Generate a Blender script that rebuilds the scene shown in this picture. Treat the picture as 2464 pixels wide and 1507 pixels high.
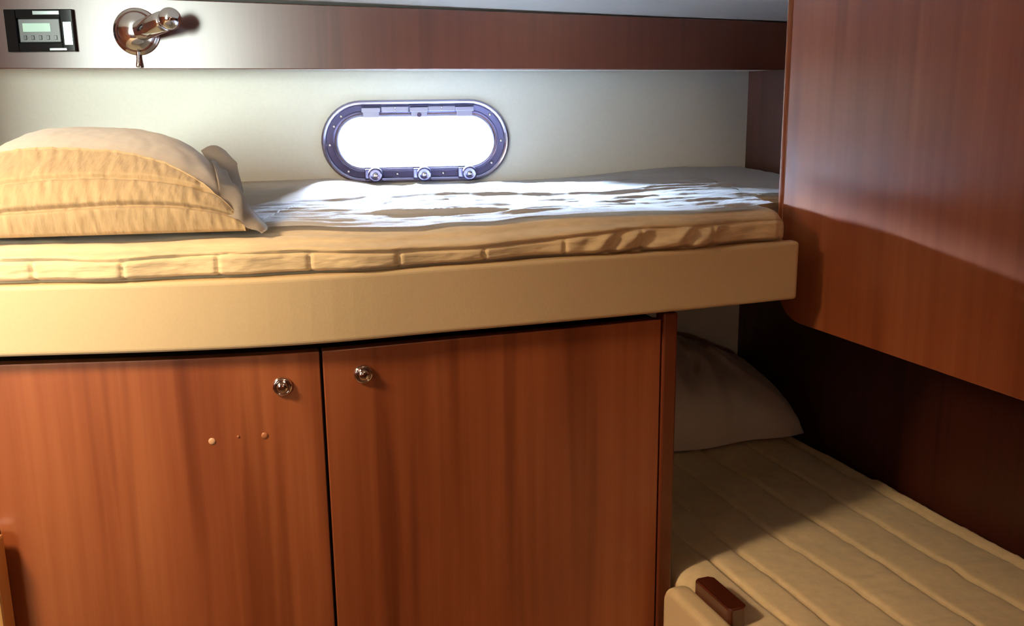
import bpy, bmesh, math, random
from mathutils import Vector, Matrix, noise

for o in list(bpy.data.objects):
    bpy.data.objects.remove(o)
sc = bpy.context.scene
COL = sc.collection

# ------------------------------------------------------------------ camera
FPX, W, H = 2300.0, 2464.0, 1507.0
PITCH, ROLL, ZC = math.radians(12.57), math.radians(0.7), 1.45
F = Vector((0, math.cos(PITCH), -math.sin(PITCH)))
R0 = Vector((1, 0, 0)); U0 = Vector((0, math.sin(PITCH), math.cos(PITCH)))
RR = R0*math.cos(ROLL) - U0*math.sin(ROLL)
UU = U0*math.cos(ROLL) + R0*math.sin(ROLL)
cd = bpy.data.cameras.new('camera'); cam = bpy.data.objects.new('camera', cd); COL.objects.link(cam)
cd.sensor_width = 36; cd.lens = 36*FPX/W; cd.clip_start = 0.02
m = Matrix((RR, UU, -F)).transposed().to_4x4(); m.translation = (0, 0, ZC)
cam.matrix_world = m
sc.camera = cam

# ------------------------------------------------------------------ world, exposure
sc.view_settings.view_transform = 'Standard'
sc.view_settings.look = 'None'
sc.view_settings.gamma = 1
sc.view_settings.use_curve_mapping = False
sc.view_settings.exposure = 0.15
w = bpy.data.worlds.new('daylight_sky'); sc.world = w; w.use_nodes = True
bg = w.node_tree.nodes['Background']; bg.inputs[0].default_value = (0.80, 0.88, 1.0, 1); bg.inputs[1].default_value = 4.0


def area(name, loc, target, sx, sy, power, color, spread=math.pi):
    l = bpy.data.lights.new(name, 'AREA'); l.shape = 'RECTANGLE'; l.size = sx; l.size_y = sy
    l.energy = power; l.color = color; l.spread = spread
    o = bpy.data.objects.new(name, l); COL.objects.link(o); o.location = loc
    d = Vector(target) - Vector(loc)
    o.rotation_euler = d.to_track_quat('-Z', 'Y').to_euler()
    return o


# sky light coming through the porthole
area('porthole_daylight', (-0.62, 2.75, 1.80), (-0.16, 2.2, 1.36), 1.1, 0.7, 5600, (0.55, 0.74, 1.0))
# daylight from the companionway behind the camera
area('companionway_daylight', (-1.58, -1.19, 1.66), (-1.58, 0.0, 1.66), 0.96, 0.80, 21.0, (0.86, 0.97, 0.88), math.radians(56))
# warm cabin lamp on the ceiling, left of the camera
WARM = (1.0, 0.72, 0.42)
l = bpy.data.lights.new('cabin_lamp_light', 'SPOT'); l.energy = 62.0; l.spot_size = math.radians(98); l.spot_blend = 0.75; l.color = WARM; l.shadow_soft_size = 0.10
lo = bpy.data.objects.new('cabin_lamp_light', l); COL.objects.link(lo); lo.location = (-0.95, 0.62, 1.82)
lo.rotation_euler = Vector((0.42, 0.70, -1.2)).to_track_quat('-Z', 'Y').to_euler()
l = bpy.data.lights.new('aft_fill_light', 'POINT'); l.energy = 1.7; l.color = WARM; l.shadow_soft_size = 0.06  # added warm fill, brightens the locker panel and dark areas; no known fixture
lo = bpy.data.objects.new('aft_fill_light', l); COL.objects.link(lo); lo.location = (0.35, 0.25, 1.84)

l = bpy.data.lights.new('low_fill_light', 'POINT'); l.energy = 5.0; l.color = (1.0, 0.78, 0.55); l.shadow_soft_size = 0.07  # added low fill to lift the lower pillow under the bunk; no lamp seen
lo = bpy.data.objects.new('low_fill_light', l); COL.objects.link(lo); lo.location = (0.42, -1.05, 1.22)


# ------------------------------------------------------------------ materials
def mat(name, base, rough=0.5, metal=0.0, coat=0.0, spec=0.5, emit=None, es=0):
    m = bpy.data.materials.new(name); m.use_nodes = True
    b = m.node_tree.nodes['Principled BSDF']
    b.inputs['Base Color'].default_value = (*base, 1); b.inputs['Roughness'].default_value = rough
    b.inputs['Metallic'].default_value = metal; b.inputs['Coat Weight'].default_value = coat
    b.inputs['Specular IOR Level'].default_value = spec
    if emit:
        b.inputs['Emission Color'].default_value = (*emit, 1); b.inputs['Emission Strength'].default_value = es
    return m


def N(m, t, **kw):
    n = m.node_tree.nodes.new(t)
    for k, v in kw.items(): setattr(n, k, v)
    return n


def wood(name, dark, mid, light, rough=0.32, scale=1.0, coat=0.3, axis=2, seed=0.0):
    """long straight grain along one axis"""
    m = mat(name, mid, rough, 0, coat)
    L = m.node_tree.links; b = m.node_tree.nodes['Principled BSDF']
    b.inputs['Coat Roughness'].default_value = 0.22
    tc = N(m, 'ShaderNodeTexCoord')
    def chain(sl, sw, sc_, det, off):
        mp = N(m, 'ShaderNodeMapping')
        s = [sw*scale]*3; s[axis] = sl*scale
        mp.inputs['Scale'].default_value = s; mp.inputs['Location'].default_value = (off+seed, off*0.7+seed, off)
        nz = N(m, 'ShaderNodeTexNoise'); nz.inputs['Scale'].default_value = sc_; nz.inputs['Detail'].default_value = det
        nz.inputs['Roughness'].default_value = 0.6
        L.new(tc.outputs['Object'], mp.inputs[0]); L.new(mp.outputs[0], nz.inputs['Vector'])
        return nz.outputs['Fac']
    broad = chain(0.35, 3.2, 2.2, 3, 1.3)
    fine = chain(1.0, 42, 1.6, 6, 4.1)
    line = chain(0.7, 17, 1.2, 2, 9.7)
    r1 = N(m, 'ShaderNodeValToRGB')
    r1.color_ramp.elements[0].position = 0.30; r1.color_ramp.elements[0].color = (*dark, 1)
    r1.color_ramp.elements[1].position = 0.70; r1.color_ramp.elements[1].color = (*light, 1)
    e = r1.color_ramp.elements.new(0.5); e.color = (*mid, 1)
    add = N(m, 'ShaderNodeMath', operation='MULTIPLY_ADD'); add.inputs[1].default_value = 0.34
    sb = N(m, 'ShaderNodeMath', operation='MULTIPLY'); sb.inputs[1].default_value = 0.66
    L.new(broad, sb.inputs[0]); L.new(fine, add.inputs[0]); L.new(sb.outputs[0], add.inputs[2])
    L.new(add.outputs[0], r1.inputs[0])
    r2 = N(m, 'ShaderNodeValToRGB')
    r2.color_ramp.elements[0].position = 0.33; r2.color_ramp.elements[0].color = (0.62, 0.53, 0.48, 1)
    r2.color_ramp.elements[1].position = 0.43; r2.color_ramp.elements[1].color = (1, 1, 1, 1)
    L.new(line, r2.inputs[0])
    mx = N(m, 'ShaderNodeMix', data_type='RGBA', blend_type='MULTIPLY'); mx.inputs['Factor'].default_value = 0.8
    L.new(r1.outputs[0], mx.inputs['A']); L.new(r2.outputs[0], mx.inputs['B'])
    L.new(mx.outputs['Result'], b.inputs['Base Color'])
    bp = N(m, 'ShaderNodeBump'); bp.inputs['Strength'].default_value = 0.05; bp.inputs['Distance'].default_value = 0.001
    L.new(fine, bp.inputs['Height']); L.new(bp.outputs[0], b.inputs['Normal'])
    return m


def cloth(name, base, var=0.12, bump=0.35, size=90, stretch=(1, 1, 1), rough=0.9, sheen=0.3):
    m = mat(name, base, rough, spec=0.15)
    L = m.node_tree.links; b = m.node_tree.nodes['Principled BSDF']
    b.inputs['Sheen Weight'].default_value = sheen; b.inputs['Sheen Roughness'].default_value = 0.6
    tc = N(m, 'ShaderNodeTexCoord'); mp = N(m, 'ShaderNodeMapping'); mp.inputs['Scale'].default_value = stretch
    L.new(tc.outputs['Object'], mp.inputs[0])
    nz = N(m, 'ShaderNodeTexNoise'); nz.inputs['Scale'].default_value = size; nz.inputs['Detail'].default_value = 5
    n2 = N(m, 'ShaderNodeTexNoise'); n2.inputs['Scale'].default_value = 7; n2.inputs['Detail'].default_value = 3
    L.new(mp.outputs[0], nz.inputs['Vector']); L.new(tc.outputs['Object'], n2.inputs['Vector'])
    rp = N(m, 'ShaderNodeValToRGB')
    rp.color_ramp.elements[0].position = 0.3; rp.color_ramp.elements[0].color = (*[c*(1-var) for c in base], 1)
    rp.color_ramp.elements[1].position = 0.7; rp.color_ramp.elements[1].color = (*[min(1, c*(1+var*0.6)) for c in base], 1)
    ad = N(m, 'ShaderNodeMath', operation='MULTIPLY_ADD'); ad.inputs[1].default_value = 0.6
    hv = N(m, 'ShaderNodeMath', operation='MULTIPLY'); hv.inputs[1].default_value = 0.4
    L.new(n2.outputs['Fac'], hv.inputs[0]); L.new(nz.outputs['Fac'], ad.inputs[0]); L.new(hv.outputs[0], ad.inputs[2])
    L.new(ad.outputs[0], rp.inputs[0]); L.new(rp.outputs[0], b.inputs['Base Color'])
    bp = N(m, 'ShaderNodeBump'); bp.inputs['Strength'].default_value = bump; bp.inputs['Distance'].default_value = 0.003
    L.new(nz.outputs['Fac'], bp.inputs['Height']); L.new(bp.outputs[0], b.inputs['Normal'])
    return m


CH_D, CH_M, CH_L = (0.235, 0.056, 0.019), (0.35, 0.098, 0.034), (0.46, 0.15, 0.055)
M = {}
M['door'] = wood('cherry_veneer', CH_D, CH_M, CH_L, 0.33)
M['door2'] = wood('cherry_veneer_second_door', CH_D, CH_M, CH_L, 0.33, seed=3.7)
M['panel'] = wood('cherry_veneer_locker', CH_D, CH_M, CH_L, 0.3, scale=0.8, coat=0.5, seed=8.1)
M['strip'] = wood('mahogany_gloss_board', (0.060, 0.012, 0.006), (0.078, 0.017, 0.008), (0.10, 0.024, 0.011), 0.42, coat=0.8, seed=2)
M['strip'].node_tree.nodes['Principled BSDF'].inputs['Coat Roughness'].default_value = 0.25
for _n, _v in (('Coat IOR', 1.52), ('Specular IOR Level', 0.25)): M['strip'].node_tree.nodes['Principled BSDF'].inputs[_n].default_value = _v
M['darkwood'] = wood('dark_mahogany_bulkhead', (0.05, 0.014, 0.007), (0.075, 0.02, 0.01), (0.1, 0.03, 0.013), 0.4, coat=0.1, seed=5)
M['trimwood'] = wood('cherry_solid_edge', CH_D, CH_M, (0.5, 0.2, 0.08), 0.22, coat=0.8, seed=6)
M['postwood'] = wood('cherry_solid_post', (0.12, 0.028, 0.01), (0.17, 0.04, 0.014), (0.22, 0.06, 0.02), 0.35, coat=0.15, seed=9)
M['oak'] = wood('pale_oak_varnish', (0.55, 0.27, 0.08), (0.7, 0.38, 0.13), (0.8, 0.47, 0.19), 0.3, seed=1)
M['cavity'] = mat('dark_recess', (0.03, 0.012, 0.006), 0.7)
M['block'] = wood('dark_varnished_block', (0.06, 0.012, 0.006), (0.085, 0.018, 0.008), (0.11, 0.026, 0.01), 0.2, coat=0.8)
M['liner'] = cloth('pale_vinyl_hull_liner', (0.78, 0.77, 0.71), 0.04, 0.06, 160, rough=0.6, sheen=0)
M['ceil'] = cloth('pale_vinyl_headliner', (0.82, 0.80, 0.76), 0.03, 0.05, 120, rough=0.55, sheen=0)
M['vinyl'] = cloth('cream_vinyl', (0.68, 0.52, 0.31), 0.04, 0.08, 260, rough=0.42, sheen=0)
M['quilt'] = cloth('cream_seersucker', (0.78, 0.60, 0.36), 0.16, 0.55, 120, stretch=(0.35, 0.35, 1.6))
M['quilt_p'] = cloth('cream_seersucker_pillow', (0.78, 0.60, 0.36), 0.16, 0.6, 90, stretch=(1.5, 0.4, 0.4))
M['quilt_l'] = cloth('cream_seersucker_lower', (0.82, 0.63, 0.36), 0.10, 0.35, 70, stretch=(1, 1, 1))
M['tick'] = cloth('tan_mattress_ticking', (0.66, 0.54, 0.40), 0.1, 0.2, 60)
M['linen'] = cloth('white_linen', (0.80, 0.79, 0.80), 0.04, 0.12, 150, rough=0.85)
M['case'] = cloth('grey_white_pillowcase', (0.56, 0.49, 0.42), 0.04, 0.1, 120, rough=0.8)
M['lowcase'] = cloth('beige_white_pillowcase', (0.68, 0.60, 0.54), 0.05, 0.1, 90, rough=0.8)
M['chrome'] = mat('polished_chrome', (0.82, 0.80, 0.82), 0.09, 1.0)
M['steel'] = mat('polished_window_steel', (0.36, 0.34, 0.48), 0.22, 0.85)
M['hinge'] = mat('satin_hinge_steel', (0.40, 0.40, 0.56), 0.38, 0.45)
M['dark_steel'] = mat('dark_window_gasket', (0.085, 0.075, 0.14), 0.25, 0.8)
M['black'] = mat('black_gloss_plastic', (0.008, 0.009, 0.010), 0.08, 0, 0.0, 0.3)
M['grey'] = mat('dark_grey_plastic', (0.06, 0.065, 0.065), 0.35)
M['button'] = mat('black_button', (0.02, 0.02, 0.025), 0.3)
M['clear'] = mat('pale_window_reflection', (0.6, 0.75, 0.75), 0.12, 0.6)  # pale colour standing in for reflected daylight
M['lcd'] = mat('pale_green_display', (0.35, 0.5, 0.42), 0.15, 0, 0.5, emit=(0.45, 0.68, 0.55), es=0.35)
M['plug'] = mat('pale_screw_plug', (0.75, 0.42, 0.24), 0.3)
M['plug2'] = mat('cherry_screw_plug', (0.46, 0.17, 0.07), 0.3)
M['floor'] = wood('teak_sole', (0.2, 0.1, 0.04), (0.28, 0.14, 0.06), (0.35, 0.18, 0.08), 0.4, axis=1)
M['lampshade'] = mat('warm_lamp_lens', (0.9, 0.85, 0.7), 0.4, emit=(1.0, 0.75, 0.45), es=6)
g = bpy.data.materials.new('thin_window_glass'); g.use_nodes = True
nt = g.node_tree; nt.nodes.clear()
o_ = nt.nodes.new('ShaderNodeOutputMaterial'); tr = nt.nodes.new('ShaderNodeBsdfTransparent')
gl = nt.nodes.new('ShaderNodeBsdfGlossy'); gl.inputs['Roughness'].default_value = 0.03
fr = nt.nodes.new('ShaderNodeFresnel'); fr.inputs[0].default_value = 1.45; mx = nt.nodes.new('ShaderNodeMixShader')
nt.links.new(fr.outputs[0], mx.inputs[0]); nt.links.new(tr.outputs[0], mx.inputs[1]); nt.links.new(gl.outputs[0], mx.inputs[2])
nt.links.new(mx.outputs[0], o_.inputs[0]); M['glass'] = g


# ------------------------------------------------------------------ helpers
def tag(o, label=None, cat=None, group=None, kind=None):
    if label: o['label'] = label
    if cat: o['category'] = cat
    if group: o['group'] = group
    if kind: o['kind'] = kind
    return o


def empty(name, loc=(0, 0, 0), **kw):
    o = bpy.data.objects.new(name, None); COL.objects.link(o); o.location = loc
    o.empty_display_size = 0.05
    return tag(o, **kw)


def ob(name, bm, m, parent=None, smooth=False, bevel=0, seg=2, sub=0, autos=None, **kw):
    bmesh.ops.recalc_face_normals(bm, faces=bm.faces)
    me = bpy.data.meshes.new(name)
    if parent is not None:
        bm.transform(Matrix.Translation(-pos(parent)))
    bm.to_mesh(me); bm.free()
    me.materials.append(m)
    if smooth: me.shade_smooth()
    o = bpy.data.objects.new(name, me); COL.objects.link(o)
    if parent is not None: o.parent = parent
    if bevel:
        b = o.modifiers.new('b', 'BEVEL'); b.width = bevel; b.segments = seg; b.limit_method = 'ANGLE'
        b.angle_limit = math.radians(40)
    if sub:
        s = o.modifiers.new('s', 'SUBSURF'); s.levels = sub; s.render_levels = sub
    return tag(o, **kw)


def pos(o):
    v = Vector(o.location)
    while o.parent is not None:
        o = o.parent; v += Vector(o.location)
    return v


def box(bm, c, s, rz=0.0, mtx=None):
    """box with centre c, full size s"""
    mt = Matrix.Translation(c) @ Matrix.Rotation(rz, 4, 'Z') @ Matrix.Diagonal((*s, 1))
    if mtx is not None: mt = mtx @ mt
    return bmesh.ops.create_cube(bm, size=1, matrix=mt)


def prism(bm, plan, z0, z1):
    """plan: list of (x, y); z0/z1 numbers or functions of (x, y)"""
    f0 = z0 if callable(z0) else (lambda x, y: z0)
    f1 = z1 if callable(z1) else (lambda x, y: z1)
    a = [bm.verts.new((x, y, f0(x, y))) for x, y in plan]
    b = [bm.verts.new((x, y, f1(x, y))) for x, y in plan]
    n = len(plan)
    bm.faces.new(a[::-1]); bm.faces.new(b)
    for i in range(n):
        bm.faces.new((a[i], a[(i+1) % n], b[(i+1) % n], b[i]))


def catmull(pts, n):
    """sampled polyline through the points"""
    P = [Vector(p) for p in pts]; P = [P[0]*2-P[1]] + P + [P[-1]*2-P[-2]]
    out = []; S = len(pts)-1
    for i in range(n+1):
        t = i/n*S; k = min(int(t), S-1); u = t-k
        p0, p1, p2, p3 = P[k:k+4]
        out.append(0.5*((2*p1)+(p2-p0)*u+(2*p0-5*p1+4*p2-p3)*u*u+(3*p1-p0-3*p2+p3)*u**3))
    return out


def lathe(bm, prof, mtx, n=40):
    """prof: list of (radius, height) along local +Z, placed by mtx"""
    rings = []
    for r, h in prof:
        if r < 1e-6: rings.append([bm.verts.new(mtx @ Vector((0, 0, h)))])
        else: rings.append([bm.verts.new(mtx @ Vector((r*math.cos(2*math.pi*i/n), r*math.sin(2*math.pi*i/n), h))) for i in range(n)])
    for a, b in zip(rings, rings[1:]):
        for i in range(n):
            j = (i+1) % n
            if len(a) == 1: bm.faces.new((a[0], b[i], b[j]))
            elif len(b) == 1: bm.faces.new((a[i], a[j], b[0]))
            else: bm.faces.new((a[i], a[j], b[j], b[i]))


def aim(loc, d, up=(0, 0, 1)):
    """matrix with local +Z along d"""
    d = Vector(d).normalized(); q = d.to_track_quat('Z', 'Y')
    return Matrix.Translation(loc) @ q.to_matrix().to_4x4()


def loft(bm, rings, close=True, caps=True):
    R = [[bm.verts.new(p) for p in r] for r in rings]
    n = len(R[0])
    for a, b in zip(R, R[1:]):
        for i in range(n if close else n-1):
            j = (i+1) % n
            bm.faces.new((a[i], a[j], b[j], b[i]))
    if caps:
        bm.faces.new(R[0][::-1]); bm.faces.new(R[-1])
    return R


def sm(a, b, x):
    t = max(0, min(1, (x-a)/(b-a))); return t*t*(3-2*t)


def lerp(pts, x):
    if x <= pts[0][0]: return pts[0][1]
    for (a, va), (b, vb) in zip(pts, pts[1:]):
        if x <= b: return va+(vb-va)*(x-a)/(b-a)
    return pts[-1][1]


def fbm(x, y, z, o=3):
    return noise.fractal(Vector((x, y, z)), 0.8, 2.1, o)


# ------------------------------------------------------------------ the cabin layout
K = 0.353                                             # the berth runs 19.5 degrees off the view
V = Vector((0.943, 0.333, 0)); C = Vector((0.333, -0.943, 0))   # across the berth / along it towards us


def hullY(x): return 2.2+0.104*(x+0.4)


def wrX(y): return 0.56+K*(2.3-y)                     # dark bulkhead on the right


def lkX(y): return 0.455+K*(1.6-y)                    # face of the hanging locker


FC = catmull([(-1.12, 1.125), (-0.9, 1.14), (-0.64, 1.163), (-0.42, 1.18), (-0.26, 1.208), (-0.1, 1.262), (0.07, 1.318), (0.257, 1.385), (0.445, 1.459)], 96)
FCt = [(p.x, p.y) for p in FC]


def fY(x): return lerp(FCt, x)


def fN(x):
    d = (fY(x+0.02)-fY(x-0.02))/0.04
    v = Vector((-d, 1)); return v.normalized()        # points away from the camera


def band(bm, x0, x1, o0, o1, z0, z1, n=40):
    """a board following the curved bunk front, offsets o0..o1 behind the curve"""
    a, b = [], []
    for i in range(n+1):
        x = x0+(x1-x0)*i/n; p = Vector((x, fY(x))); nn = fN(x)
        a.append(tuple(p+nn*o0)); b.append(tuple(p+nn*o1))
    prism(bm, a+b[::-1], z0, z1)


# ------------------------------------------------------------------ porthole shape
HX, HZ = -0.2145, 1.361                               # centre of the porthole on the hull
HD = Vector((1, 0.104, 0)).normalized(); HN = Vector((HD.y, -HD.x, 0))   # along the hull / into the cabin
HC = Vector((HX, hullY(HX), HZ))


def stadium(R, L=0.121, n=20):
    pts = []
    for i in range(n+1):
        a = -math.pi/2+math.pi*i/n; pts.append((L+R*math.cos(a), R*math.sin(a)))
    for i in range(1, 24): pts.append((L-2*L*i/24, R))
    for i in range(n+1):
        a = math.pi/2+math.pi*i/n; pts.append((-L+R*math.cos(a), R*math.sin(a)))
    for i in range(1, 24): pts.append((-L+2*L*i/24, -R))
    return pts


def hp(x, z, d): return HC + HD*x + Vector((0, 0, z)) + HN*d


# ------------------------------------------------------------------ setting
def build_setting():
    # hull side with a real opening
    bm = bmesh.new()
    st = stadium(0.0805)
    n = len(st)
    def outer(p):
        x, z = p; X0, X1, Z0, Z1 = -0.93, 0.86, -1.361, 0.5
        t = min([(X1/x if x > 0 else X0/x) if abs(x) > 1e-9 else 1e9, (Z1/z if z > 0 else Z0/z) if abs(z) > 1e-9 else 1e9])
        return (x*t, z*t)
    for d, flip in ((0.0, 0), (-0.05, 1)):
        ins = [bm.verts.new(hp(x, z, d)) for x, z in st]
        outs = [bm.verts.new(hp(*outer(p), d)) for p in st]
        for i in range(n):
            j = (i+1) % n
            if (Vector(st[i])-Vector(st[j])).length < 1e-7: continue
            bm.faces.new((ins[i], ins[j], outs[j], outs[i]))
        # fill the four corners
        def corner(cx, cz, i, j):
            c = bm.verts.new(hp(cx, cz, d)); bm.faces.new((outs[i], outs[j], c))
        for i in range(n):
            j = (i+1) % n
            a, b = outer(st[i]), outer(st[j])
            if abs(a[0]-b[0]) > 1e-6 and abs(a[1]-b[1]) > 1e-6:
                cx = a[0] if abs(a[0]-(-0.93)) < 1e-6 or abs(a[0]-0.86) < 1e-6 else b[0]
                cz = a[1] if abs(a[1]-(-1.361)) < 1e-6 or abs(a[1]-0.5) < 1e-6 else b[1]
                corner(cx, cz, i, j)
        if flip == 0: front = ins
        else:
            for i in range(n):
                j = (i+1) % n
                bm.faces.new((front[i], front[j], ins[j], ins[i]))
    bmesh.ops.remove_doubles(bm, verts=bm.verts, dist=1e-5)
    me = bpy.data.meshes.new('wall_far'); bm.to_mesh(me); bm.free(); me.materials.append(M['liner'])
    o = bpy.data.objects.new('wall_far', me); COL.objects.link(o); tag(o, kind='structure')

    bm = bmesh.new()
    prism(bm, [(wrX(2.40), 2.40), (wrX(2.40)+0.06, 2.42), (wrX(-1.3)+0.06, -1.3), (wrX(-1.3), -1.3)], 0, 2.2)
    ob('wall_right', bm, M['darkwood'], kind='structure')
    bm = bmesh.new(); box(bm, (-2.17, 0.0, 1.1), (0.04, 2.5, 2.2)); ob('wall_left', bm, M['door'], kind='structure')
    bm = bmesh.new(); box(bm, (-1.145, 1.65, 1.1), (0.03, 1.12, 2.2)); box(bm, (-1.66, 1.105, 1.1), (1.04, 0.03, 2.2)); ob('wall_foot', bm, M['door'], kind='structure')
    # wall behind the camera, with the companionway opening
    bm = bmesh.new()
    box(bm, (-2.13, -1.22, 1.1), (0.14, 0.04, 2.2)); box(bm, (0.40, -1.22, 1.1), (3.0, 0.04, 2.2))
    box(bm, (-1.58, -1.22, 0.63), (0.96, 0.04, 1.26)); box(bm, (-1.58, -1.22, 2.13), (0.96, 0.04, 0.14))
    ob('wall_near', bm, M['door'], kind='structure')
    bm = bmesh.new(); box(bm, (-1.58, -1.275, 1.6), (1.2, 0.03, 1.2)); ob('wall_sky_block', bm, M['ceil'], kind='structure')  # added unseen panel, keeps sky light from entering by the opening

    bm = bmesh.new(); box(bm, (-0.1, 0.6, -0.015), (4.2, 3.8, 0.03)); ob('floor', bm, M['floor'], kind='structure')
    # headliner rising from the hull side towards the middle of the boat
    bm = bmesh.new()
    rings = []
    for i in range(25):
        y = 2.40-3.7*i/24
        rise = 0.0 if y > 2.05 else 0.16*(2.05-y) - 0.03*max(0, (2.05-y)-1)**2
        row = []
        for j in range(13):
            x = -2.2+4.1*j/12
            z = 1.6735-(0.0415)*(max(x, -1.15)+1.05)
            row.append(Vector((x, y, z+rise)))
        rings.append(row + [p+Vector((0, 0, 0.06)) for p in row[::-1]])
    loft(bm, rings)
    ob('ceiling', bm, M['ceil'], smooth=False, kind='structure')


def build_porthole():
    root = empty('window_1', hp(0, 0, 0), kind='structure')
    def rings(prof, name, m):
        bm = bmesh.new()
        loft(bm, [[hp(x, z, d) for x, z in stadium(R)] for R, d in prof], caps=False)
        bmesh.ops.remove_doubles(bm, verts=bm.verts, dist=1e-6)
        o = ob(name, bm, m, root, smooth=True)
        e = o.modifiers.new('e', 'EDGE_SPLIT'); e.split_angle = math.radians(35)
        return o
    rings([(0.0795, 0.0), (0.0925, 0.0), (0.0925, 0.005), (0.0915, 0.009), (0.088, 0.012), (0.084, 0.011), (0.0805, 0.007), (0.0795, 0.0)], 'outer_rim', M['steel'])
    rings([(0.0800, 0.002), (0.0800, 0.005), (0.0665, 0.003), (0.0665, -0.02), (0.0800, -0.045), (0.0800, 0.002)], 'inner_frame', M['dark_steel'])
    rings([(0.0665, -0.01), (0.0665, 0.008), (0.0645, 0.010), (0.0625, 0.008), (0.0620, 0.004), (0.0605, 0.004), (0.0600, 0.009),
           (0.0580, 0.010), (0.0560, 0.007), (0.0545, 0.000), (0.0540, -0.012), (0.0665, -0.01)], 'sash_ring', M['steel'])
    bm = bmesh.new()
    st = stadium(0.0542)
    a = [bm.verts.new(hp(x, z, -0.008)) for x, z in st]; bm.faces.new(a)
    r = bmesh.ops.extrude_face_region(bm, geom=bm.faces[:])
    for v in [e for e in r['geom'] if isinstance(e, bmesh.types.BMVert)]: v.co -= HN*0.003
    ob('pane', bm, M['glass'], root)
    rot = Matrix((HD, Vector((0, 0, 1)), HN)).transposed().to_4x4()
    def T(x, z, d): return Matrix.Translation(hp(x, z, d)) @ rot
    for i, x in enumerate((-0.099, 0.009, 0.112)):
        bm = bmesh.new()
        box(bm, (0, 0.004, 0.0), (0.042, 0.010, 0.014), mtx=T(x, 0.0665, 0.008))
        box(bm, (0, -0.006, 0.0), (0.036, 0.013, 0.010), mtx=T(x, 0.0665, 0.010))
        h = ob('hinge', bm, M['hinge'], root, bevel=0.0015)
        if i == 1:
            bm = bmesh.new(); lathe(bm, [(0, 0.001), (0.005, 0.001), (0.005, 0), (0.005, -0.001)], T(x, 0.059, 0.0155), 20)
            ob('hinge_pin', bm, M['dark_steel'], h)
    for x in (-0.045, 0.060):
        bm = bmesh.new()
        box(bm, (0, 0, 0), (0.062, 0.012, 0.010), mtx=T(x, 0.0715, 0.006))
        ob('hinge_leaf', bm, M['hinge'], root, bevel=0.002)
    for x in (-0.045, 0.060):
        for dz in (0.0035, -0.0035):
            bm = bmesh.new(); lathe(bm, [(0.0022, 0), (0.0022, 0.001), (0.001, 0.002), (0, 0.002)], T(x, 0.0715+dz, 0.011), 12)
            ob('screw', bm, M['chrome'], root, smooth=True)
    for x, z in ((-0.1945, -0.006), (0.1945, -0.002), (-0.166, 0.057), (0.170, 0.057), (-0.155, -0.066), (0.172, -0.052), (-0.183, 0.035), (-0.045, -0.0735), (0.060, -0.0735)):
        bm = bmesh.new(); lathe(bm, [(0.0038, 0), (0.0036, 0.0015), (0.002, 0.003), (0, 0.0032)], T(x, z, 0.0045), 16)
        ob('screw', bm, M['chrome'], root, smooth=True)
    for x in (-0.094, 0.016, 0.119):
        bm = bmesh.new()
        box(bm, (-0.008, 0.002, 0.004), (0.034, 0.024, 0.012), mtx=T(x, -0.0745, 0.006))
        la = ob('latch', bm, M['dark_steel'], root, bevel=0.003)
        bm = bmesh.new()
        lathe(bm, [(0.010, 0), (0.011, 0.012), (0.016, 0.016), (0.0172, 0.022), (0.016, 0.029), (0.0125, 0.032), (0.010, 0.0305), (0.0, 0.0305)], T(x, -0.073, 0.010), 28)
        k = ob('latch_knob', bm, M['dark_steel'], la, smooth=True)
        bm = bmesh.new()
        lathe(bm, [(0.0060, 0.030), (0.0055, 0.033), (0.0035, 0.0345), (0, 0.035)], T(x, -0.073, 0.010), 20)
        ob('knob_cap', bm, M['chrome'], la, smooth=True)


# ------------------------------------------------------------------ wooden overhead board with its lamp and control unit
def sY(x): return 2.0+0.0625*(x+1.03)


def build_overhead():
    root = empty('overhead_board', (-0.24, 2.05, 1.52), label='long glossy dark wooden board running above the porthole under the headliner', cat='panel')
    zb = lambda x, y: 1.524-0.01125*(x+1.03)
    zt = lambda x, y: 1.6715-0.0415*(x+1.05)
    bm = bmesh.new()
    xa, xb = -1.125, wrX(2.1)-0.006
    prism(bm, [(xa, sY(xa)), (xb, sY(xb)), (xb-0.006, sY(xb)+0.016), (xa, sY(xa)+0.016)], zb, zt)
    ob('front_board', bm, M['strip'], root, bevel=0.0015)
    bm = bmesh.new()
    xc = wrX(2.25)-0.01
    prism(bm, [(xa, sY(xa)+0.017), (xb-0.03, sY(xb)+0.017), (0.555, hullY(0.555)-0.002), (xa, hullY(xa)-0.002)], lambda x, y: zb(x, y)+0.002, lambda x, y: zb(x, y)+0.012)
    ob('underside', bm, M['liner'], root)


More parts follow.
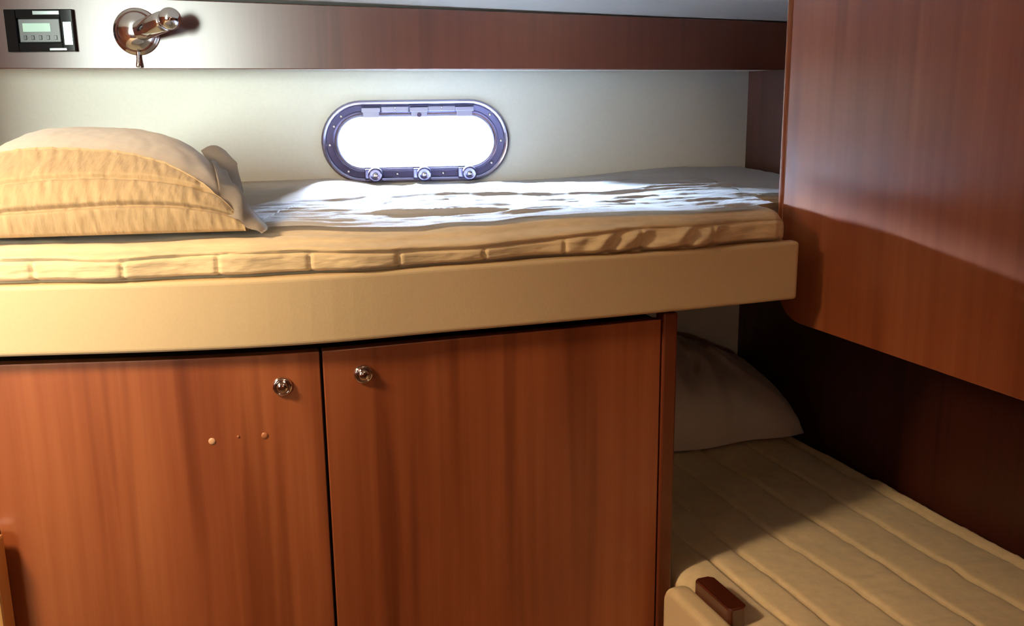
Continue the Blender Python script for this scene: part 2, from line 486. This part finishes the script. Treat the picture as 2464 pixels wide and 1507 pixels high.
def build_lamp():
    x = -0.753; y = sY(x); z = 1.594
    root = empty('reading_lamp', (x, y, z), label='chrome swivelling reading spotlight mounted on the overhead wooden board', cat='lamp')
    n = Vector((0.0624, -1, 0)).normalized(); b0 = Vector((x, y, z))
    bm = bmesh.new()
    lathe(bm, [(0.0, 0), (0.0465, 0.0), (0.0465, 0.003), (0.0445, 0.006), (0.041, 0.0065), (0.040, 0.010), (0.036, 0.019), (0.028, 0.027), (0.016, 0.032), (0, 0.033)], aim(b0, n), 56)
    ob('wall_base', bm, M['chrome'], root, smooth=True)
    s = b0 + n*0.018 + Vector((0.012, 0, 0.0)); e = b0 + Vector((0.083, -0.062, 0.017))
    d = (e-s); L = d.length
    bm = bmesh.new()
    lathe(bm, [(0, 0), (0.018, 0.0), (0.0205, 0.004), (0.0205, L-0.012), (0.0195, L-0.006), (0.0165, L-0.004), (0, L-0.004)], aim(s, d), 40)
    ob('barrel', bm, M['chrome'], root, smooth=True)
    bm = bmesh.new()
    prof = [(0.0165, L-0.006)]
    for i in range(13):
        a = math.radians(-40+130*i/12); prof.append((0.0215*math.cos(a), L+0.010+0.0215*math.sin(a)))
    prof[-1] = (0, prof[-1][1])
    lathe(bm, prof, aim(s, d), 40)
    ob('lamp_head', bm, M['chrome'], root, smooth=True)
    bm = bmesh.new()
    lathe(bm, [(0.004, 0), (0.0036, 0.014), (0.005, 0.028), (0.004, 0.031), (0, 0.031)], aim(b0+n*0.006+Vector((0.000, 0, -0.040)), Vector((0.0, -0.15, -1))), 14)
    ob('switch', bm, M['chrome'], root, smooth=True)


def build_unit():
    x0, x1, z0, z1 = -1.006, -0.873, 1.556, 1.638
    cx = (x0+x1)/2; cz = (z0+z1)/2; y = sY(cx)
    root = empty('control_unit', (cx, y, cz), label='small black cabin control unit with pale display set in the overhead board', cat='control panel')
    rot = Matrix((Vector((1, 0.0625, 0)).normalized(), Vector((0, 0, 1)), Vector((0.0625, -1, 0)).normalized())).transposed().to_4x4()
    T = Matrix.Translation((cx, y, cz)) @ rot
    bm = bmesh.new()
    w_, h_ = (x1-x0), (z1-z0)
    box(bm, (0, 0, 0.001), (w_, h_, 0.003), mtx=T)
    ob('back_plate', bm, M['black'], root, bevel=0.001)
    bm = bmesh.new()
    for c, s in (((-w_/2+0.011, 0, 0.007), (0.022, h_, 0.010)), ((w_/2-0.0125, 0, 0.007), (0.024, h_, 0.010)), ((-0.001, h_/2-0.0085, 0.007), (w_-0.047, 0.017, 0.010)), ((-0.001, -h_/2+0.0085, 0.007), (w_-0.047, 0.017, 0.010))):
        box(bm, c, s, mtx=T)
    ob('frame', bm, M['black'], root, bevel=0.0012)
    for c, s in (((w_/2-0.0115, -0.006, 0.0125), (0.017, 0.045, 0.003)), ((0.016, h_/2-0.007, 0.0125), (0.052, 0.0075, 0.003)), ((0.033, -h_/2+0.0045, 0.0125), (0.034, 0.005, 0.003))):  # window reflections on the glossy frame, built as bright raised patches
        bm = bmesh.new(); box(bm, c, s, mtx=T @ Matrix.Rotation(math.radians(0), 4, 'Z'))
        ob('reflection_patch', bm, M['clear'], root, bevel=0.0008, label='bright reflection patch modelled on the black frame')
    bm = bmesh.new(); box(bm, (-0.001, 0.0, 0.0065), (0.081, 0.046, 0.007), mtx=T)
    body = ob('body', bm, M['grey'], root, bevel=0.0015)
    bm = bmesh.new(); box(bm, (-0.006, 0.006, 0.0103), (0.054, 0.0165, 0.0015), mtx=T)
    ob('display', bm, M['lcd'], body, bevel=0.0004)
    for i in range(5):
        bm = bmesh.new(); box(bm, (-0.030+i*0.0148, -0.0135, 0.0105), (0.0058, 0.0085, 0.002), mtx=T)
        ob('button', bm, M['button'], body, bevel=0.0006)


# ------------------------------------------------------------------ cabinet
def button_lock(x, z, door, setback):
    nn = fN(x); p = Vector((x, fY(x), 0)) + Vector((nn.x, nn.y, 0))*setback; p.z = z
    n = Vector((-nn.x, -nn.y, 0))
    bm = bmesh.new()
    lathe(bm, [(0.0, 0), (0.0132, 0), (0.0132, 0.002), (0.012, 0.0045), (0.0098, 0.0055), (0.0085, 0.0045), (0.0082, 0.002), (0, 0.002)], aim(p, n), 36)
    k = ob('button_lock', bm, M['chrome'], door, smooth=True, label='round chrome push button lock')
    bm = bmesh.new()
    lathe(bm, [(0.0072, 0.002), (0.0072, 0.0085), (0.006, 0.010), (0.003, 0.0106), (0, 0.0107)], aim(p, n), 30)
    ob('push_button', bm, M['chrome'], k, smooth=True)


def build_cabinet():
    root = empty('cabinet', (-0.2, 1.4, 0), label='reddish cherry wood cabinet with two tall doors under the upper bunk', cat='cabinet')
    # carcass behind the doors
    e = Vector((0.254, 1.409, 0))
    bm = bmesh.new()
    pts = []
    for i in range(31):
        x = -0.70+(0.242+0.70)*i/30; nn = fN(x); pts.append((x+nn.x*0.046, fY(x)+nn.y*0.046))
    side = e - C*0.0
    far = Vector((0.236, 1.425, 0)) - C*0.62
    pts += [(far.x, far.y), (-0.70, hullY(-0.70)-0.02)]
    prism(bm, pts, 0.0, 1.118)
    ob('carcass', bm, M['cavity'], root)
    d1 = bmesh.new(); band(d1, -0.6845, -0.2515, 0.024, 0.044, 0.06, 1.1255)
    door = ob('door', d1, M['door'], root, bevel=0.0014, label='lighter orange toned left door with a round chrome lock')
    button_lock(-0.302, 1.0815, door, 0.0238)
    for x, z, mm, r in ((-0.3985, 1.011, 'plug', 0.0048), (-0.3295, 1.0145, 'plug2', 0.0046), (-0.364, 1.0155, 'plug2', 0.0018)):
        nn = fN(x); p = Vector((x+nn.x*0.0238, fY(x)+nn.y*0.0238, z))
        bm = bmesh.new(); lathe(bm, [(0, 0), (r, 0), (r*0.95, 0.0006), (r*0.5, 0.0012), (0, 0.0013)], aim(p, (-nn.x, -nn.y, 0)), 20)
        ob('screw_cap', bm, M[mm], door, smooth=True)
    d2 = bmesh.new(); band(d2, -0.2475, 0.2325, 0.024, 0.044, 0.06, 1.1255)
    door = ob('door', d2, M['door2'], root, bevel=0.0014, label='darker red toned right door with a round chrome lock')
    button_lock(-0.1955, 1.089, door, 0.0238)
    # end post
    bm = bmesh.new(); band(bm, 0.2345, 0.2575, 0.020, 0.046, 0.0, 1.135, n=4)
    ob('end_post', bm, M['postwood'], root, bevel=0.003)
    bm = bmesh.new(); band(bm, -0.70, -0.6875, 0.022, 0.044, 0.0, 1.1255, n=4)
    ob('frame_stile', bm, M['door'], root, bevel=0.0012)
    bm = bmesh.new(); band(bm, -0.70, 0.235, 0.040, 0.060, 0.0, 0.055)
    ob('plinth', bm, M['cavity'], root)

    # pale wooden post lower left
    bm = bmesh.new(); box(bm, (-0.739, 1.155, 0.45), (0.13, 0.03, 0.90)); 
    ob('wooden_post', bm, M['oak'], bevel=0.004, label='pale orange varnished wooden post at the left edge beside the cabinet doors', cat='post')


# ------------------------------------------------------------------ upper bunk
def build_bunk():
    root = empty('bunk', (-0.2, 1.6, 1.14), label='upper bunk board edged with a smooth cream vinyl fascia', cat='bunk')
    bm = bmesh.new(); band(bm, -1.12, 0.445, 0.0, 0.026, 1.141, 1.232, n=60)
    ob('fascia', bm, M['vinyl'], root, bevel=0.006, seg=4, smooth=False)
    bm = bmesh.new()
    pts = []
    for i in range(41):
        x = -1.12+(0.432+1.12)*i/40; nn = fN(x); pts.append((x+nn.x*0.027, fY(x)+nn.y*0.027))
    pts += [(0.430, 1.60), (0.436, 1.625), (0.70, 1.72), (wrX(2.25)-0.01, 2.25), (0.555, hullY(0.555)-0.004), (-1.12, hullY(-1.12)-0.004)]
    prism(bm, pts, 1.15, 1.200)
    ob('platform', bm, M['cavity'], root)


MT = 1.275      # nominal top of the upper mattress


def edge_in(x): return 0.036 + 0.006*math.sin(x*17+1) + 0.004*math.sin(x*41)


def top_z(x, y):
    d = y - fY(x) - edge_in(x)
    back = 0.010*sm(1.9, 2.25, y)*sm(0.0, 0.5, x) - 0.015*sm(1.85, 2.18, y)*sm(-0.42, -0.28, x)*(1-sm(0.05, 0.4, x))
    rr = 0.020
    z = MT + back + 0.0025*math.sin(x*13)*math.cos(y*9) + 0.004*sm(-0.2, 0.1, x)*math.exp(-((d-0.03)/0.05)**2)
    if d < rr:
        q = max(0.0, 1-((rr-max(d, 0))/rr)**2)
        z -= (1-math.sqrt(q))*0.009
    return z


def build_mattress():
    # closed loft: sections along x, front wall with crease and tucked patches, wrinkled top
    x0, x1 = -1.115, 0.425
    nx = 640
    rings = []
    for i in range(nx+1):
        x = x0+(x1-x0)*i/nx
        e = min(1, (x1-x)/0.02); endr = math.sqrt(max(0, 1-(1-e)**2)) if e < 1 else 1
        yf = fY(x)+edge_in(x)
        cre = lerp([(-0.7, 0.84), (-0.5, 0.76), (-0.36, 0.86), (-0.2, 0.74), (-0.05, 0.58), (0.05, 0.60), (0.12, 0.74), (0.19, 0.86), (0.42, 0.90)], x)
        seam = min(abs(((x+0.6+0.105/2) % 0.112)-0.056), 1)
        seamd = 0.005*math.exp(-(seam/0.0028)**2)
        pts = []
        zb = 1.203
        ztop_f = top_z(x, yf+0.001)
        NF = 34
        for k in range(NF):                      # front wall, bottom to top
            f = k/NF
            z = zb + (ztop_f-zb)*f
            g = max(0.0, (z-1.2325)/(ztop_f-1.2325))
            if g <= 0:
                pts.append(Vector((x, yf-0.008, z))); continue
            bul = 0.012+0.018*sm(0, 0.22, g)
            bul *= 1-sm(cre+0.03, 1.0, g)**3*0.95
            bul -= 0.009*math.exp(-((g-cre)/0.055)**2)
            low = sm(cre+0.02, cre-0.08, g)
            bul -= seamd*low
            wr = sm(0.06, 0.16, x)*sm(0.37, 0.28, x)*low
            ph = (x-(z-1.232)*1.1)*120+3*fbm(x*9, 0, 4)
            bul += wr*(0.006*math.sin(ph)-0.004*max(0, 1-g*3)*max(0, math.sin(ph*0.5)))
            bul += 0.0016*fbm(x*25, z*90, 1)
            pts.append(Vector((x, yf-bul*endr, z)))
        NT = 70
        yb = hullY(x)-0.006
        # leave room for the hanging locker end
        for k in range(NT+1):
            f = (k/NT)**1.6
            y = yf+0.0015+(yb-yf-0.0015)*f
            z = top_z(x, y)
            z -= 0.004*math.exp(-((y-yf-0.045)/0.006)**2)*sm(-0.1, -0.3, x)
            z += 0.0018*fbm(x*9, y*14, 3)
            pts.append(Vector((x, y, z)))
        pts.append(Vector((x, yb, 1.203)))
        c = Vector((x, 0, 1.23))
        if endr < 1:
            pts = [Vector((p.x, p.y, 1.23+(p.z-1.23)*(0.55+0.45*endr))) for p in pts]
        rings.append(pts)
    bm = bmesh.new(); loft(bm, rings)
    o = ob('mattress', bm, M['quilt'], smooth=True, label='cream quilted mattress on the upper bunk with a tucked seersucker cover', cat='mattress')
    # the rest of the mattress behind the hanging locker
    bm = bmesh.new()
    prism(bm, [(0.418, 1.66), (0.66, 1.75), (wrX(2.2)-0.015, 2.2), (0.548, 2.288), (0.418, 2.275)], 1.203, 1.281)
    ob('mattress_end', bm, M['quilt'], o, bevel=0.012, seg=3)
    # bare tan strip of ticking beyond the sheet at the hull
    bm = bmesh.new()
    g = [[Vector((x, y, top_z(x, y)+0.0045+0.001*fbm(x*20, y*20, 0))) for y in [1.62+(hullY(x)-0.012-1.62)*j/30 for j in range(31)]] for x in [-0.72+0.56*i/50 for i in range(51)]]
    loft(bm, g, close=False, caps=False); bmesh.ops.solidify(bm, geom=bm.faces[:], thickness=0.002)
    ob('ticking_panel', bm, M['tick'], o, smooth=True, label='bare tan strip of mattress beside the hull')


def build_sheet():
    front = [(-0.42, 0.075), (-0.33, 0.078), (-0.22, 0.060), (-0.13, 0.033), (-0.08, 0.045), (-0.03, 0.022), (0.05, 0.016), (0.1, 0.019), (0.25, 0.016), (0.36, 0.010), (0.42, 0.035), (0.56, 0.05)]
    back = [(-0.50, 1.50), (-0.465, 1.56), (-0.40, 1.66), (-0.335, 1.74), (-0.29, 1.80), (-0.255, 1.90), (-0.235, 2.02), (-0.215, 2.17)]
    def fy(x):
        return fY(min(x, 0.425)) + edge_in(min(x, 0.425)) + lerp(front, x) + 0.004*math.sin(x*60)*sm(-0.1, 0.1, 0.1-x)
    def by(x):
        return min(lerp(back, x), hullY(x)-0.008) if x < -0.215 else hullY(x)-0.010
    rows = []
    xs = [-0.47+(0.418+0.47)*i/260 for i in range(261)]
    for x in xs:
        a = fy(x) if x > -0.36 else fY(x)+0.16+(-0.36-x)*2.4
        b = by(x)
        if b < a+0.02: b = a+0.02
        row = []
        for j in range(150):
            t = j/149; y = a+(b-a)*t
            u = x*0.94+y*0.33; v = -x*0.33+y*0.94
            wr = 0.0028*fbm(u*8, v*34, 7, 4) + 0.0035*max(0, fbm(u*4+3, v*15, 2, 2))
            wr += 0.007*math.exp(-((v-(1.44+0.03*math.sin(u*9)))/0.008)**2)*sm(-0.25, -0.18, x)*sm(0.02, -0.05, x)
            wr += 0.005*math.exp(-((v-(1.62+0.05*math.sin(u*5)))/0.010)**2)*sm(-0.3, -0.1, x)
            wr += 0.006*math.exp(-((y-1.78-0.12*x)/0.010)**2)*sm(0.1, 0.3, x)
            edge = min(t, 1-t)
            z = top_z(x, y)+0.0075+wr*sm(0, 0.04, edge)
            row.append(Vector((x, y, z)))
        rows.append(row)
    bm = bmesh.new(); loft(bm, rows, close=False, caps=False)
    bmesh.ops.solidify(bm, geom=bm.faces[:], thickness=0.0022)
    o = ob('bed_sheet', bm, M['linen'], smooth=True, label='rumpled white sheet spread over the upper bunk mattress under the porthole', cat='sheet')
    # part of the sheet running on behind the locker
    bm = bmesh.new()
    rows = []
    for i in range(31):
        s = i/30; row = []
        for j in range(41):
            t = j/40
            ax = 0.412+(0.64-0.412)*s; ay = 1.655+0.09*s
            bx = 0.412+(0.535-0.412)*s; by_ = hullY(bx)-0.014
            x = ax+(bx-ax)*t; y = ay+(by_-ay)*t
            row.append(Vector((x, y, 1.2865+0.002*fbm(x*14, y*26, 1)+0.004*sm(2.0, 2.2, y))))
        rows.append(row)
    loft(bm, rows, close=False, caps=False); bmesh.ops.solidify(bm, geom=bm.faces[:], thickness=0.002)
    ob('sheet_end', bm, M['linen'], o, smooth=True)


# ------------------------------------------------------------------ upper pillow
PF = {'FL': (-0.735, 1.195), 'FR': (-0.345, 1.250), 'BR': (-0.565, 1.84), 'BL': (-0.93, 1.80)}


def pil_plan(u, v):
    a = Vector(PF['FL']).lerp(Vector(PF['FR']), (u+1)/2); b = Vector(PF['BL']).lerp(Vector(PF['BR']), (u+1)/2)
    return a.lerp(b, (v+1)/2)


def pil_h(u, v):
    a = max(0, 1-abs(u)**2.8)**0.45
    b = max(0, 1-abs(v)**2.0)**0.5 if v < 0 else max(0, 1-abs(v)**2.8)**0.42
    return a*b


def pil_top(u, v, extra=0.0):
    p = pil_plan(u, v)
    h = pil_h(u, v)
    z = MT+0.010 + 0.130*h*(1.0-0.06*u) + extra*min(1, h*3) + 0.022*(1-h)*sm(0.0, -0.8, v)*0.0
    return Vector((p.x, p.y, z))


def build_pillow():
    root = empty('pillow', (-0.68, 1.5, MT), label='plump cream quilted pillow on the left end of the upper bunk', cat='pillow')
    n = 90
    def S(a): return math.sin(a*math.pi/2)*0.35+a*0.65
    bm = bmesh.new()
    grid = {}
    for i in range(n+1):
        for j in range(n+1):
            u = -1+2*i/n; v = -1+2*j/n
            v2 = v*0.955 if v < 0 else v
            p = pil_top(u, v2); p.z += 0.002*fbm(u*5, v*5, 1)
            grid[i, j, 0] = bm.verts.new(p)
            if 0 < i < n and 0 < j < n:
                q = pil_plan(u, v2); grid[i, j, 1] = bm.verts.new((q.x, q.y, MT+0.0105-0.002*pil_h(u, v)**0.5))
            else: grid[i, j, 1] = grid[i, j, 0]
    for i in range(n):
        for j in range(n):
            for s in (0, 1):
                vs = [grid[i, j, s], grid[i+1, j, s], grid[i+1, j+1, s], grid[i, j+1, s]]
                if s: vs.reverse()
                bm.faces.new(vs)
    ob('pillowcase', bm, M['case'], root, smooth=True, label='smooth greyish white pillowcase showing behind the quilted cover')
    # quilted cover over the front and most of the top, four horizontal seams
    rows = []
    nu, nv = 150, 150
    seams = (0.24, 0.50)
    for i in range(nu+1):
        u = -1.03+(0.985+1.03)*i/nu
        pmax = lerp([(-1.03, 0.82), (-0.6, 0.86), (-0.2, 0.84), (0.2, 0.80), (0.5, 0.72), (0.75, 0.58), (0.9, 0.42), (0.985, 0.25)], u)
        row = []
        for j in range(nv+1):
            t = j/nv
            ph = 0.02+(pmax-0.02)*t; v = -math.cos(ph)
            uu = max(-0.999, min(0.999, u))
            quilt = 0.0
            for k, s_ in enumerate(seams):
                quilt -= 0.008*math.exp(-((ph-s_-0.02*math.sin(u*3+k))/0.022)**2)
            quilt += 0.0020*fbm(u*22+v*2, ph*3.5, 3, 3)+0.0015*fbm(u*6, ph*5, 1, 2)
            quilt += 0.002*math.exp(-((t-0.99)/0.01)**2)
            p = pil_top(uu, v, 0.006)
            nrm = Vector((0.10*u, -math.cos(ph), math.sin(ph)*0.8+0.15)).normalized()
            p += nrm*(quilt+0.004)
            p.y -= 0.012*math.sin(math.pi*min(1, ph/0.7))*(1-abs(uu)**6)
            p.z = max(p.z, MT+0.012)+0.003
            row.append(p)
        # tuck under the pillow at the front
        q = pil_plan(max(-0.999, min(0.999, u)), -1.0)
        under = [Vector((q.x, q.y+0.06, MT+0.011)), Vector((q.x, q.y+0.015, MT+0.010)), Vector((q.x, q.y-0.001, MT+0.0115))]
        row = under+row
        rows.append(row)
    bm = bmesh.new(); loft(bm, rows, close=False, caps=False)
    bmesh.ops.solidify(bm, geom=bm.faces[:], thickness=0.004)
    ob('quilted_cover', bm, M['quilt_p'], root, smooth=True, label='cream quilted cover with horizontal seams wrapped over the pillow')
    # loose side flap of the pillowcase falling to the mattress on the right
    rows = []
    top = [pil_top(0.90-0.06*k/60, 0.35-1.33*k/60, 0.006) for k in range(61)]
    bot = catmull([(-0.490, 1.68, 1.325), (-0.455, 1.60, 1.296), (-0.415, 1.50, 1.2885), (-0.370, 1.39, 1.2875), (-0.328, 1.285, 1.2865), (-0.325, 1.240, 1.2835)], 60)
    for i in range(61):
        s = i/60; row = []
        for j in range(21):
            t = j/20; p = top[i].lerp(bot[i], t)
            bulge = math.sin(math.pi*t)
            p += Vector((0.004, -0.002, 0.006))*bulge*(1-0.5*s) + Vector((0.002, 0, 0.003))*math.sin(t*9+s*5)*bulge
            row.append(p)
        rows.append(row)
    bm = bmesh.new(); loft(bm, rows, close=False, caps=False); bmesh.ops.solidify(bm, geom=bm.faces[:], thickness=0.0025)
    ob('case_flap', bm, M['case'], root, smooth=True)
    # curled corner ear sticking out
    rows = []
    for i in range(25):
        s = i/24
        base = Vector((-0.555, 1.74, 1.368)).lerp(Vector((-0.495, 1.64, 1.318)), s)
        row = []
        for j in range(17):
            t = j/16
            ln = 0.052*(1-0.35*abs(2*s-0.7))
            p = base + Vector((ln*t, 0.02*t, 0.012*math.sin(t*math.pi*0.9)-0.020*t*s-0.006*t))
            p.z += 0.007*math.sin(s*math.pi)*t
            p.y -= 0.018*math.sin(s*math.pi*1.4)*t
            row.append(p)
        rows.append(row)
    bm = bmesh.new(); loft(bm, rows, close=False, caps=False); bmesh.ops.solidify(bm, geom=bm.faces[:], thickness=0.0035)
    ob('case_corner', bm, M['case'], root, smooth=True)


# ------------------------------------------------------------------ hanging locker on the right
def build_locker():
    def P(s, d): # s along the face from the left end towards us, d into the locker
        b = Vector((0.455, 1.6, 0)) + C*s + V*d; return b
    root = empty('hanging_locker', P(0.4, 0.1)+Vector((0, 0, 1.1)), label='large glossy reddish wooden locker front on the right above the lower berth', cat='locker')
    def prof(zt, s0, s1, zb, r):
        pts = [(s0, zt)]
        pts += [(s0, zb+r*0.9)]
        for i in range(1, 12):
            a = math.pi/2*i/12
            pts.append((s0+r*1.25*(1-math.cos(a)), zb+r*0.9*(1-math.sin(a))))
        pts += [(s0+r*1.25, zb), (s1, zb), (s1, zt)]
        return pts
    def slab(name, pr, d0, d1, m, bevel=0.0015):
        bm = bmesh.new()
        a = [bm.verts.new(P(s, d0)+Vector((0, 0, z))) for s, z in pr]
        b = [bm.verts.new(P(s, d1)+Vector((0, 0, z))) for s, z in pr]
        bm.faces.new(a); bm.faces.new(b[::-1])
        for i in range(len(pr)):
            j = (i+1) % len(pr); bm.faces.new((a[i], b[i], b[j], a[j]))
        return ob(name, bm, m, root, bevel=bevel)
    ztop = 1.62
    slab('door_panel', prof(ztop, 0.002, 1.05, 1.082, 0.05), 0.0, 0.022, M['panel'])
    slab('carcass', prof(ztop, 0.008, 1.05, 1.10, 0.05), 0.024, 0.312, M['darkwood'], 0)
    bm = bmesh.new()
    pp = P(-0.006, 0.004)
    rr = 0.0068
    lathe(bm, [(0, 1.150), (rr, 1.150), (rr, ztop), (0, ztop)], Matrix.Translation((pp.x, pp.y, 0)), 20)
    e = ob('edge_trim', bm, M['trimwood'], root, smooth=True, label='narrow shiny rounded wooden edge strip')
    e.modifiers.new('e', 'EDGE_SPLIT').split_angle = math.radians(40)


# ------------------------------------------------------------------ lower berth
B0 = Vector((-0.023, 2.2, 0))


def bp_(w_, u, z): p = B0+V*w_+C*u; p.z = z; return p


def u_start(w_):   # where the berth line meets the hull
    # solve y(u) = hullY(x(u)) - 0.01
    p = B0+V*w_
    # p.y - .943u = 2.2+.104*(p.x+.333u+.4)-.01
    return (p.y-2.19-0.104*(p.x+0.4))/(0.943+0.104*0.333)


BW = 0.572
UEND = 1.9


def build_berth():
    root = empty('berth_base', bp_(0.28, 1.2, 0), label='lower berth base with a cream vinyl side board beside the cabinet', cat='berth')
    bm = bmesh.new()
    c = [bp_(0.0, 0.0, 0), bp_(BW, u_start(BW)+0.01, 0), bp_(BW, UEND, 0), bp_(0.0, UEND, 0), ]
    prism(bm, [(p.x, p.y) for p in c], 0, 0.595)
    ob('base_box', bm, M['vinyl'], root, bevel=0.004)
    # leeboard with rounded upper end, starts just in front of the cabinet
    bm = bmesh.new()
    u0 = 0.877; rr = 0.03
    pr = [(u0, 0.30), (u0, 0.716-rr)]
    for i in range(1, 9):
        a = math.pi/2*i/8; pr.append((u0+rr*(1-math.cos(a)), 0.716-rr+rr*math.sin(a)))
    pr += [(UEND, 0.716), (UEND, 0.30)]
    a = [bm.verts.new(bp_(-0.044, u, z)) for u, z in pr]; b = [bm.verts.new(bp_(-0.006, u, z)) for u, z in pr]
    bm.faces.new(a); bm.faces.new(b[::-1])
    for i in range(len(pr)):
        j = (i+1) % len(pr); bm.faces.new((a[i], b[i], b[j], a[j]))
    ob('side_board', bm, M['vinyl'], root, bevel=0.012, seg=5, label='cream vinyl padded side board')
    bm = bmesh.new()
    u1 = 0.915
    pl = [bp_(-0.010, u1+0.004, 0), bp_(-0.004, u1, 0), bp_(0.014, u1, 0), bp_(0.022, u1+0.007, 0), bp_(0.022, u1+0.094, 0), bp_(0.016, u1+0.10, 0), bp_(-0.006, u1+0.10, 0), bp_(-0.010, u1+0.095, 0)]
    prism(bm, [(p.x, p.y) for p in pl], 0.702, 0.7345)
    blk = ob('wooden_stop', bm, M['block'], root, bevel=0.003, seg=3, label='dark varnished wooden block clamped on the side board')
    bm = bmesh.new(); prism(bm, [tuple(bp_(w_, u, 0).xy) for w_, u in ((-0.004, u1+0.05), (0.012, u1+0.05), (0.012, u1+0.09), (-0.004, u1+0.09))], 0.60, 0.703)
    ob('stop_stem', bm, M['block'], root, bevel=0.002)

    # mattress with its long quilted cover
    lines = [0.02, 0.075, 0.14, 0.235, 0.33, 0.43, 0.53]
    nw, nu = 150, 420
    rows = []
    for j in range(nu+1):
        t = j/nu
        row = []
        for side in (0,):
            # left wall up
            pass
        prof = []
        for k in range(8):
            a = math.pi/2*k/8
            prof.append((0.028*(1-math.sin(a))*0 + 0.030*(1-math.cos(a))*0.0, k))
        pts = []
        us0 = u_start(0.0)+0.012
        NS = 14
        for k in range(NS):       # left side, bottom to top
            f = k/NS
            wloc = 0.004 - 0.012*math.sin(math.pi*f)*0 
            if f < 0.45: wloc = 0.002
            z = 0.600 + (0.676-0.600)*min(1, f/0.55)
            if f > 0.55:
                a = math.pi/2*(f-0.55)/0.45
                wloc = 0.002+0.03*(1-math.cos(a)); z = 0.676+0.028*math.sin(a)
            u = u_start(wloc)+0.012+(UEND-u_start(wloc)-0.02)*t
            pts.append(bp_(wloc, u, z))
        for i in range(nw+1):
            wv = 0.032+(BW-0.006-0.032)*i/nw
            u = u_start(wv)+0.012+(UEND-u_start(wv)-0.02)*t
            z = 0.706
            for q, ln in enumerate(lines):
                lq = ln + 0.004*math.sin(u*7+q*2) + 0.002*math.sin(u*19+q)
                dd = wv-lq
                z -= 0.0085*math.exp(-(dd/0.0042)**2)
                z -= 0.0015*math.exp(-(dd/0.018)**2)
            z += 0.0022*fbm(wv*12, u*10, 4.2, 3)
            # a few soft cross folds
            z += 0.0045*max(0, fbm(wv*5+9, u*16, 1.5, 3))*sm(0.05, 0.15, wv)
            z -= 0.010*sm(BW-0.03, BW, wv)
            # piped edge along the bulkhead
            z += 0.004*math.exp(-((wv-(BW-0.025))/0.006)**2)
            if u < 0.28: z += 0.0
            pts.append(bp_(wv, u, z))
        uu = u_start(BW-0.004)+0.012+(UEND-u_start(BW-0.004)-0.02)*t
        pts.append(bp_(BW-0.003, uu, 0.60))
        rows.append(pts)
    bm = bmesh.new(); loft(bm, rows)
    ob('mattress', bm, M['quilt_l'], smooth=True, label='olive cream quilted mattress with long seams on the lower berth at right', cat='mattress')

    # the lower pillow, propped against the hull
    # plan coordinates: w across the berth, q away from the hull
    n = 70
    bm = bmesh.new(); grid = {}
    for i in range(n+1):
        for j in range(n+1):
            a = -1+2*i/n; b = -1+2*j/n
            wv = 0.272+a*0.292
            qf = 0.30 + 0.02*a            # reach along the berth at the front
            q = 0.155+b*(0.145+0.012*a)
            e = max(0, 1-abs(a)**(10 if a > 0 else 6))**0.42*max(0, 1-abs(b)**3.0)**0.42
            crease = 0.0
            fx = a*4.5
            if b > -0.6:
                crease = 0.013*math.sin(a*16+b*2.2+1.5*math.sin(a*5))*max(0, 1-abs(b-0.45)/0.6)*(0.5+0.5*math.sin(a*3+1)) + 0.004*fbm(a*9, b*2.5, 5, 3)
            for k_, (a0, sl, wd, am) in enumerate(((-0.75, 0.25, 0.05, 0.012), (-0.45, 0.30, 0.045, 0.014), (-0.22, 0.22, 0.04, 0.013), (0.02, 0.12, 0.05, 0.010), (0.30, 0.05, 0.05, 0.008), (0.66, -0.12, 0.05, 0.011), (-0.95, 0.2, 0.04, 0.010))):
                crease += am*math.exp(-((a-a0-sl*(0.6-b)-0.05*math.sin(b*5+k_))/wd)**2)*sm(-0.5, 0.2, b)
            # higher at the hull, sloping to the front
            hh = 0.215*(1-0.30*sm(-0.6, 1.0, b))*(1-0.34*sm(0.0, 1.0, a))
            base = 0.722
            zt = base+hh*e+crease*e
            us = u_start(wv)+0.012; u = us+(0.402+0.006*math.sin(a*9)-us)*(b+1)/2
            p = bp_(wv, u, zt)
            grid[i, j, 0] = bm.verts.new(p)
            if 0 < i < n and 0 < j < n: grid[i, j, 1] = bm.verts.new(bp_(wv, u, base-0.010*e))
            else: grid[i, j, 1] = grid[i, j, 0]
    for i in range(n):
        for j in range(n):
            for s in (0, 1):
                vs = [grid[i, j, s], grid[i+1, j, s], grid[i+1, j+1, s], grid[i, j+1, s]]
                if s: vs.reverse()
                bm.faces.new(vs)
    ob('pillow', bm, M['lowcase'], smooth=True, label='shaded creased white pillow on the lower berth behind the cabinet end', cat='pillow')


build_setting()
build_porthole()
build_overhead()
build_lamp()
build_unit()
build_cabinet()
build_bunk()
build_mattress()
build_sheet()
build_pillow()
build_locker()
build_berth()
